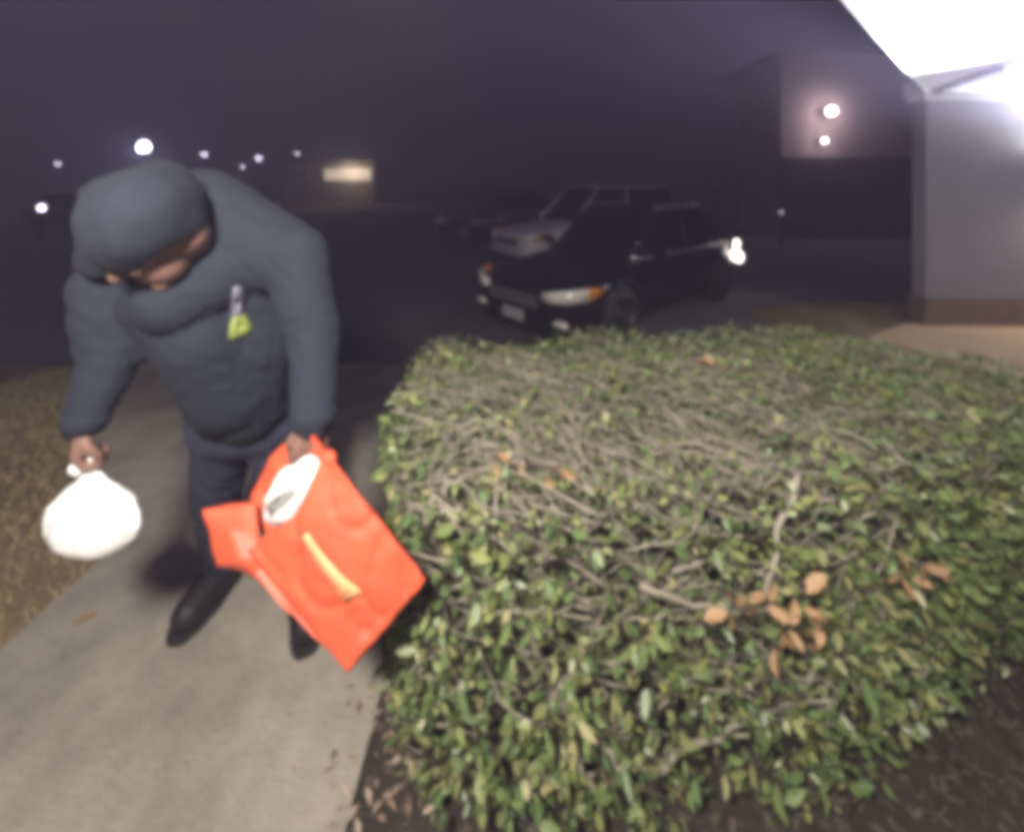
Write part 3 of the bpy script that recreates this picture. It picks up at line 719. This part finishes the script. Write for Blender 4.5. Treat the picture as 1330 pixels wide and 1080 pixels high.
# ------------------------------------------------------------------ the white carrier bag
wo = P(125, 655, 1.0); cb = empty('carrier_bag', wo); tag(cb, 'full white plastic carrier bag hanging from a hand over the lawn edge', 'bag')
neckp = gripR + Vector((0.004, 0, -.03)) - wo
prof = [(0, .013), (.07, .019), (.16, .034), (.26, .060), (.38, .084), (.52, .097), (.66, .099), (.8, .088), (.9, .066), (.97, .034), (1, .002)]
vs = []; n = 56; m_ = 40
bot = Vector((.004, -.01, -.112))
for j in range(m_ + 1):
    t = j / m_
    r = np.interp(t, [p[0] for p in prof], [p[1] for p in prof]); c = neckp * (1 - t) + bot * t
    for k in range(n):
        a = 2 * math.pi * k / n
        fold = 1 + (.16 * (1 - t) ** 1.5) * math.sin(a * 9 + 2 * t) + 0.04 * noise.noise((math.cos(a) * 1.6, math.sin(a) * 1.6, t * 3)) + .03 * noise.noise((math.cos(a) * 4, math.sin(a) * 4, t * 5))
        vs.append(c + Vector((math.cos(a) * r * fold * 1.08, math.sin(a) * r * fold * .45, .006 * noise.noise((a, t * 5, 3)))))
fs = [(j * n + k, (j + 1) * n + k, (j + 1) * n + (k + 1) % n, j * n + (k + 1) % n) for j in range(m_) for k in range(n)]
link('bag_body', mesh('bag_body', vs, fs), cb, M['whitebag'])
for sgn in (-1, 1):
    b = MB(); pt = []
    for t in np.linspace(0, 1, 12):
        pt.append(neckp * (1 - t) + (gripR - wo + Vector((0, 0, .012))) * t + Vector((sgn * .018 * math.sin(math.pi * t), -.012 * math.sin(math.pi * t) * sgn, 0)))
    b.tube(pt, [.012 - .005 * math.sin(math.pi * i / 11) for i in range(12)], 8); b.build('handle', M['whitebag'], cb, True)
b = MB(); b.tube([neckp + Vector((-.012, -.012, .0)), neckp + Vector((-.028, -.015, .014)), neckp + Vector((-.036, -.01, .004))], [.011, .012, .005], 8); b.build('handle', M['whitebag'], cb, True)

# a dead leaf on the walk
o = link('fallen_leaf', mesh('fallen_leaf', DL_V, LEAF_F), None, M['dead']); o.location = P(92, 817, 1.428); o.location.z = .016; o.scale = (.07, .07, .07); o.rotation_euler = (.1, .1, .8)
tag(o, 'small brown fallen leaf lying on the concrete walkway', 'leaf')

# ------------------------------------------------------------------ cars
def car(name, L, W, Ht, paint, label, cat, loc, heading, suv=False, group=None, detail=True):
    """front at -x, centred on the origin, ground at z = 0"""
    root = empty(name, loc, heading); tag(root, label, cat, group)
    hb = .92 if not suv else 1.08; hw = W / 2; gc = .2
    st = [(-.5, .42, .60, .62), (-.488, .26, .70, .80), (-.45, .22, .76, .92), (-.36, .21, .83, .98), (-.24, .2, .90, 1.0), (-.12, .2, .95, 1.0), (.1, .2, .965, 1.0), (.28, .2, .98, 1.0), (.4, .22, 1.0, .97), (.46, .24, 1.0, .93), (.49, .3, .9, .84), (.5, .42, .66, .7)]
    ring = [(.0, 0, 0), (.82, 0, 0), (.97, .18, 0), (1.0, .5, 0), (.985, .78, 0), (.93, .95, 0), (.72, 1.02, 0), (.0, 1.05, 0)]
    vs = []
    for (x, zb, zt, ws) in st:
        zt_ = zb + (zt * hb / 1.0 - zb) if True else zt
        row = [(x * L, hw * ws * y, zb + (zt_ - zb) * z) for y, z, _ in ring]
        row += [(p[0], -p[1], p[2]) for p in row[-2:0:-1]]
        vs += row
    n = 2 * len(ring) - 2; fs = [(j * n + k, j * n + (k + 1) % n, (j + 1) * n + (k + 1) % n, (j + 1) * n + k) for j in range(len(st) - 1) for k in range(n)]
    fs += [tuple(range(n))[::-1], tuple((len(st) - 1) * n + k for k in range(n))]
    bo = link('body', mesh('body', vs, fs), root, paint); sub(bo, 2)
    # glasshouse
    zs = hb * .965; ht = Ht
    g0, g1, g2, g3 = (-.20, -.02, .26, .42) if not suv else (-.22, -.06, .40, .49)
    gh = []
    for (xb, xt, f) in ((g0, g1, 0), (g0 + .06, g1 + .015, 1), (.08, .10, 1), (g3 - .06, g2 - .01, 1), (g3, g2, 0)):
        yb = hw * (.90 if f else .72); yt = hw * (.70 if f else .58)
        gh.append([(xb * L, yb, zs - .06), (xt * L, yt, ht - (.03 if not f else .015)), (xt * L, 0, ht + (0 if f else -.02)), (xt * L, -yt, ht - (.03 if not f else .015)), (xb * L, -yb, zs - .06)])
    vs = [p for r in gh for p in r]; fs = [(j * 5 + k, j * 5 + k + 1, (j + 1) * 5 + k + 1, (j + 1) * 5 + k) for j in range(4) for k in (0, 3)]
    fs += [(0, 1, 2, 3, 4), (20, 24, 23, 22, 21)]
    link('windows', mesh('windows', vs, fs, False), root, M['carglass'])
    fs = [(j * 5 + k, j * 5 + k + 1, (j + 1) * 5 + k + 1, (j + 1) * 5 + k) for j in range(4) for k in (1, 2)]
    ro = link('roof', mesh('roof', [(p[0], p[1] * 1.01, p[2] + .004) for p in vs], fs), root, paint); q = ro.modifiers.new('s', 'SOLIDIFY'); q.thickness = .035
    for s in (1, -1):
        ix = (0, 1) if s == 1 else (4, 3)
        for j, r in ((0, .03), (2, .022), (4, .04)):
            b = MB(); a = Vector(gh[j][ix[0]]); c = Vector(gh[j][ix[1]]); o3 = Vector((0, s * .006, 0)); b.tube([a + o3, c + o3], r, 8); b.build('pillar', paint, root, True)
        b = MB(); b.tube([Vector(gh[j][ix[0]]) + Vector((0, s * .02, .055)) for j in range(5)], .011, 6); b.build('window_trim', M['chrome'], root, True)
        b = MB(); b.tube([Vector(gh[j][ix[1]]) + Vector((0, s * .012, .0)) for j in range(5)], .012, 6); b.build('roof_trim', M['chrome'] if detail else paint, root, True)
        mx = g0 * L + .32
        mi = MB(); mi.sphere((mx, s * (hw + .07), zs + .06), (.07, .1, .06)); mo = mi.build('mirror', paint, root, True)
        b = MB(); b.tube([(mx, s * (hw - .06), zs), (mx, s * (hw + .05), zs + .05)], .025, 8); b.build('mirror_arm', M['rubber'], mo, True)
        for wx in (-.31, .30):
            c = Vector((wx * L, s * (hw - .09), .33))
            wt = empty('wheel', (0, 0, 0)); bpy.data.objects.remove(wt)
            b = MB(); pr = [(.20, -.1), (.31, -.1), (.335, -.06), (.335, .06), (.31, .1), (.20, .1)]
            b.lathe((0, 0, 0), pr, 28); b.v = [Vector((p.x, p.z, p.y)) + c for p in b.v]; wo_ = b.build('wheel', M['tyre'], root, True)
            b = MB(); b.lathe((0, 0, 0), [(.001, .08), (.05, .085), (.06, .06), (.2, .07), (.215, .095), (.21, .02)], 28)
            for k in range(5):
                a = k * 1.2566; b.box((.13 * math.cos(a), .13 * math.sin(a), .078), (.15, .04, .02), Matrix.Rotation(a, 3, 'Z'))
            b.v = [Vector((p.x, p.z * s, p.y)) + c for p in b.v]; b.build('rim', M['rim'], wo_)
            b = MB(); b.tube([c + Vector((.385 * math.cos(a), s * .085, .385 * math.sin(a))) for a in np.linspace(-.15, math.pi + .15, 16)], .02, 6); b.build('wheel_arch', M['rubber'], root, True)
        # lamps wrap round the corners
        hv = []
        for (x, y, z0, z1) in ((-.502, .50, .60, .70), (-.497, .66, .60, .73), (-.478, .82, .61, .76), (-.445, .955, .64, .78), (-.40, 1.0, .69, .78)):
            hv += [(x * L - .0, s * hw * y * 1.005, z0 * hb), (x * L - .0, s * hw * y * 1.005, z1 * hb)]
        hl = link('headlight', mesh('headlight', hv[:8], [(i * 2, i * 2 + 1, i * 2 + 3, i * 2 + 2) for i in range(3)]), root, M['lens']); q = hl.modifiers.new('s', 'SOLIDIFY'); q.thickness = .05; q.offset = 0
        am = link('amber_marker', mesh('amber_marker', hv[6:], [(0, 1, 3, 2)]), hl, M['amber']); q = am.modifiers.new('s', 'SOLIDIFY'); q.thickness = .05; q.offset = 0
        for yy in (.60, .76):
            b = MB(); b.sphere((-.497 * L if yy < .7 else -.482 * L, s * hw * yy, .665 * hb), (.03, .055, .045)); b.build('reflector', M['chrome'], hl, True)
        b = MB(); b.sphere((-.487 * L, s * hw * .72, .36 * hb), (.045, .11, .04)); b.build('fog_light', M['lens'], root, True)
        tv = []
        for (x, y, z0, z1) in ((.503, .55, .70, .86), (.497, .78, .68, .90), (.468, .955, .70, .92), (.42, .995, .76, .90)):
            tv += [(x * L, s * hw * y, z0 * hb), (x * L, s * hw * y, z1 * hb)]
        tl = link('tail_light', mesh('tail_light', tv, [(i * 2, i * 2 + 1, i * 2 + 3, i * 2 + 2) for i in range(3)]), root, M['tail']); q = tl.modifiers.new('s', 'SOLIDIFY'); q.thickness = .05; q.offset = 0
        if detail:
            for hx in (.03, .25):
                b = MB(); b.box((hx * L, s * (hw + .008), .83 * hb), (.17, .03, .025)); b.build('door_handle', paint, root, bevel=.006)
            for dx in (-.13, .09, .31):
                b = MB(); b.tube([(dx * L, s * (hw + .001), .3), (dx * L + .0, s * (hw + .003), .62 * hb), (dx * L + .03, s * (hw * .965), .93 * hb)], .005, 5); b.build('door_seam', M['rubber'], root)
    b = MB(); b.box((-.5 * L, 0, .57 * hb), (.05, W * .46, .14)); gr = b.build('grille', M['rubber'], root, bevel=.02)
    for i in range(4):
        c_ = MB(); c_.box((-.5 * L - .03, 0, .57 * hb - .05 + i * .034), (.02, W * .44, .009)); c_.build('grille_bar', M['chrome'], gr)
    b = MB(); b.box((-.5 * L - .02, 0, .36 * hb), (.03, .34, .13)); b.build('number_plate', M['number'], root, bevel=.008)
    b = MB(); b.box((-.49 * L, 0, .26 * hb), (.06, W * .62, .12)); b.build('lower_intake', M['rubber'], root, bevel=.02)
    return root
# dark saloon nearest the hedge, nose to the left and a little toward the house
hd = R(42)
ca = car('parked_car', 4.4, 1.82, 1.5, M['navy'], 'dark saloon car parked just behind the hedge, lamp glints on its tail', 'car', (1.66, 6.35, -0.296), hd, group='cars parked on the court')
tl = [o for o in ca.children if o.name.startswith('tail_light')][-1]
b = MB(); b.sphere((.43 * 4.4, -.915, .83), (.085, .04, .075)); b.build('tail_glint', M['tailglint'], tl, True)  # glowing blob standing in for a reflected lamp glint
b = MB(); b.tube([(.41 * 4.4, -.93, .70), (.44 * 4.4, -.92, .62), (.475 * 4.4, -.88, .55)], [.065, .085, .06], 10); b.build('tail_glint', M['tailglint'], tl, True)  # second reflected glint, shaped as a glowing curve
cb_ = car('parked_car', 4.7, 1.86, 1.76, M['silver'], 'silver grey car parked behind the dark saloon, pale bonnet showing', 'car', (1.9, 10.1, -0.296), R(30), True, group='cars parked on the court')
car('parked_car', 4.5, 1.8, 1.5, M['black'], 'black car parked farthest back, between the silver car and the person', 'car', (-0.3, 14.5, -0.296), R(8), group='cars parked on the court', detail=False)
car('parked_car', 4.5, 1.8, 1.48, M['black'], 'black car parked at the edge of the street beyond the lawn', 'car', (-15.6, 15.5, -0.296), R(160), group='cars parked on the court', detail=False)

# ------------------------------------------------------------------ far side of the street
def street_lamp(px, py, d, label, r, m, power=0, h_arm=1.2):
    p = P(px, py, d); base = Vector((p.x, p.y, -.33)); o = empty('street_lamp', base); tag(o, label, 'street lamp', 'lit lamps along the far street')
    t = p - base
    b = MB(); b.tube([(0, .9, 0), (0, .9, t.z * .9), (0, .8, t.z + .15), (0, .1, t.z + .2)], [.09, .07, .05, .04], 8); b.build('pole', M['iron'], o, True)
    b = MB(); b.sphere((0, 0, t.z + .14), (r * 1.2, r * 1.4, .1)); b.build('lamp_head', M['iron'], o, True)
    b = MB(); b.sphere((0, 0, t.z), r); b.build('lamp_globe', m, o, True)
    if power: point('street_light', (0, -.2, t.z - r), power, (.9, .9, 1), .2, o)
    return o
street_lamp(187, 190, 30, 'brightest white street lamp, showing just above the hood of the person', .34, M['street'], 250)
street_lamp(265, 200, 46, 'pinkish street lamp above the back of the person', .26, M['streetdim'])
street_lamp(336, 205, 46, 'pale street lamp midway between the person and the lit house', .26, M['streetdim'])
street_lamp(315, 216, 60, 'small low street lamp near the back of the person', .24, M['streetdim'])
street_lamp(386, 199, 60, 'small street lamp standing higher than the lit house roof', .24, M['streetdim'])
street_lamp(371, 216, 52, 'dim street lamp at the dark end of the lit house', .24, M['streetdim'])
street_lamp(75, 212, 50, 'lone street lamp over the lawn beside the person', .25, M['streetdim'])
def garden_light(px, py, d, label, r, m='streetdim'):
    p = P(px, py, d); o = empty('garden_light', (p.x, p.y, -.33)); tag(o, label, 'garden light'); h = p.z + .33
    b = MB(); b.tube([(0, 0, 0), (0, 0, h)], .04, 8); b.build('stake', M['iron'], o, True)
    b = MB(); b.sphere((0, 0, h), r); b.build('lamp_globe', M[m], o, True)
garden_light(54, 270, 13, 'low garden light in the dark beyond the lawn', .085)
garden_light(1015, 276, 12.5, 'small faint garden light past the tail of the dark saloon', .05, 'gardendim')

def house(name, loc, rz, w, dp, h, rh, wallm, label, windows, door, roofm=None):
    root = empty(name, loc, rz); tag(root, label, 'house')
    b = MB(); b.box((w / 2, dp / 2, h / 2), (w, dp, h)); b.build('wall', wallm, root)
    b = MB(); e = .45
    b.add([(-e, -e, h), (w + e, -e, h), (w + e, dp + e, h), (-e, dp + e, h), (w * .12, dp / 2, h + rh), (w * .88, dp / 2, h + rh)],
          [(0, 1, 5, 4), (1, 2, 5), (2, 3, 4, 5), (3, 0, 4), (3, 2, 1, 0)]); b.build('roof', M['shingle'], root)
    for (x, z, ww, hh) in windows:
        b = MB()
        for (cx, cz, sx, sz) in ((x, z + hh / 2, ww + .12, .08), (x, z - hh / 2, ww + .12, .08), (x - ww / 2, z, .08, hh), (x + ww / 2, z, .08, hh), (x, z, .05, hh)):
            b.box((cx, -.03, cz), (sx, .08, sz - (.001 if sz > .2 else 0)))
        fr = b.build('window', M['white'], root)
        b = MB(); b.box((x, -.012, z), (ww, .02, hh)); b.build('pane', M['pane'], fr)
    if door:
        x, ww, hh = door
        b = MB(); b.box((x, -.03, hh / 2), (ww, .06, hh)); d_ = b.build('door', M['door'], root)
        for i in range(4):
            b = MB(); b.box((x, -.075, hh * (i + .5) / 4), (ww * .94, .03, hh / 4 * .86)); b.build('door_panel', M['door'], d_, bevel=.01)
    return root
hx = P(368, 240, 40).x
hs = house('lit_house', (hx, 40, -.33), 0, 8.6, 7, 4.1, .5, M['cream'], 'long low house across the street, warmly lit at one end', [(1.5, 2.8, 1.6, .9), (6.1, 2.8, 4.4, 1.15)], None)
[c for c in hs.children if c.name.startswith('window')][-1].children[0].data.materials[0] = M['litpane']
point('house_light', (6.6, -1.5, 3.3), 260, (1, .82, .6), .15, hs)
# neighbour's house on the near side, beyond the saloon
nh = house('neighbour_house', (9.2, 14.5, -.33), R(-2), 9.5, 3, 6.3, .5, M['pinkwall'], 'two-storey neighbour house with lit wall lamps past the dark saloon', [(6.9, 4.3, 1.2, 1.3)], None)
b = MB(); b.box((4.75, -.06, 1.38), (9.52, .14, 2.75)); b.build('garage_front', M['darkbrick'], nh)
b = MB(); b.box((2.9, -.15, 1.1), (4.2, .05, 2.2)); gd = b.build('garage_door', M['door'], nh)
for i in range(4):
    for j in range(4):
        b = MB(); b.box((2.9 - 1.56 + j * 1.04, -.185, .28 + i * .55), (.94, .03, .46)); b.build('door_panel', M['door'], gd, bevel=.01)
def wl(px, py, r, pw):
    p = P(px, py, 14.2) - Vector((9.2, 14.5, -.33))
    b = MB(); b.sphere((p.x, p.y + .0, p.z), r); g = b.build('wall_lamp', M['porchbulb'], nh, True)
    b = MB(); b.box((p.x, p.y + .16, p.z + .02), (.1, .2, .08)); b.build('lamp_bracket', M['iron'], g)
    point('wall_light', (p.x, p.y - .25, p.z), pw, (1, .8, .8), .1, nh)
wl(1078, 145, .14, 60); wl(1070, 183, .08, 16)

# ------------------------------------------------------------------ mist added for lamp glare and a veil over the blacks
def haze_box():
    x0, x1, y0, y1, z0, z1 = -95, 95, -6, 75, -1.6, 12
    b = MB(); b.box(((x0 + x1) / 2, (y0 + y1) / 2, (z0 + z1) / 2), (x1 - x0, y1 - y0, z1 - z0))
    m = bpy.data.materials.new('glare_mist'); m.use_nodes = True; nt = m.node_tree; nt.nodes.remove(nt.nodes['Principled BSDF'])
    pv = nt.nodes.new('ShaderNodeVolumePrincipled'); pv.inputs['Density'].default_value = 0.023; pv.inputs['Anisotropy'].default_value = 0.4; pv.inputs['Color'].default_value = (.70, .64, 1, 1)
    nt.links.new(pv.outputs['Volume'], nt.nodes['Material Output'].inputs['Volume'])
    o = b.build('glare_haze', m); tag(o, kind='stuff')
haze_box()
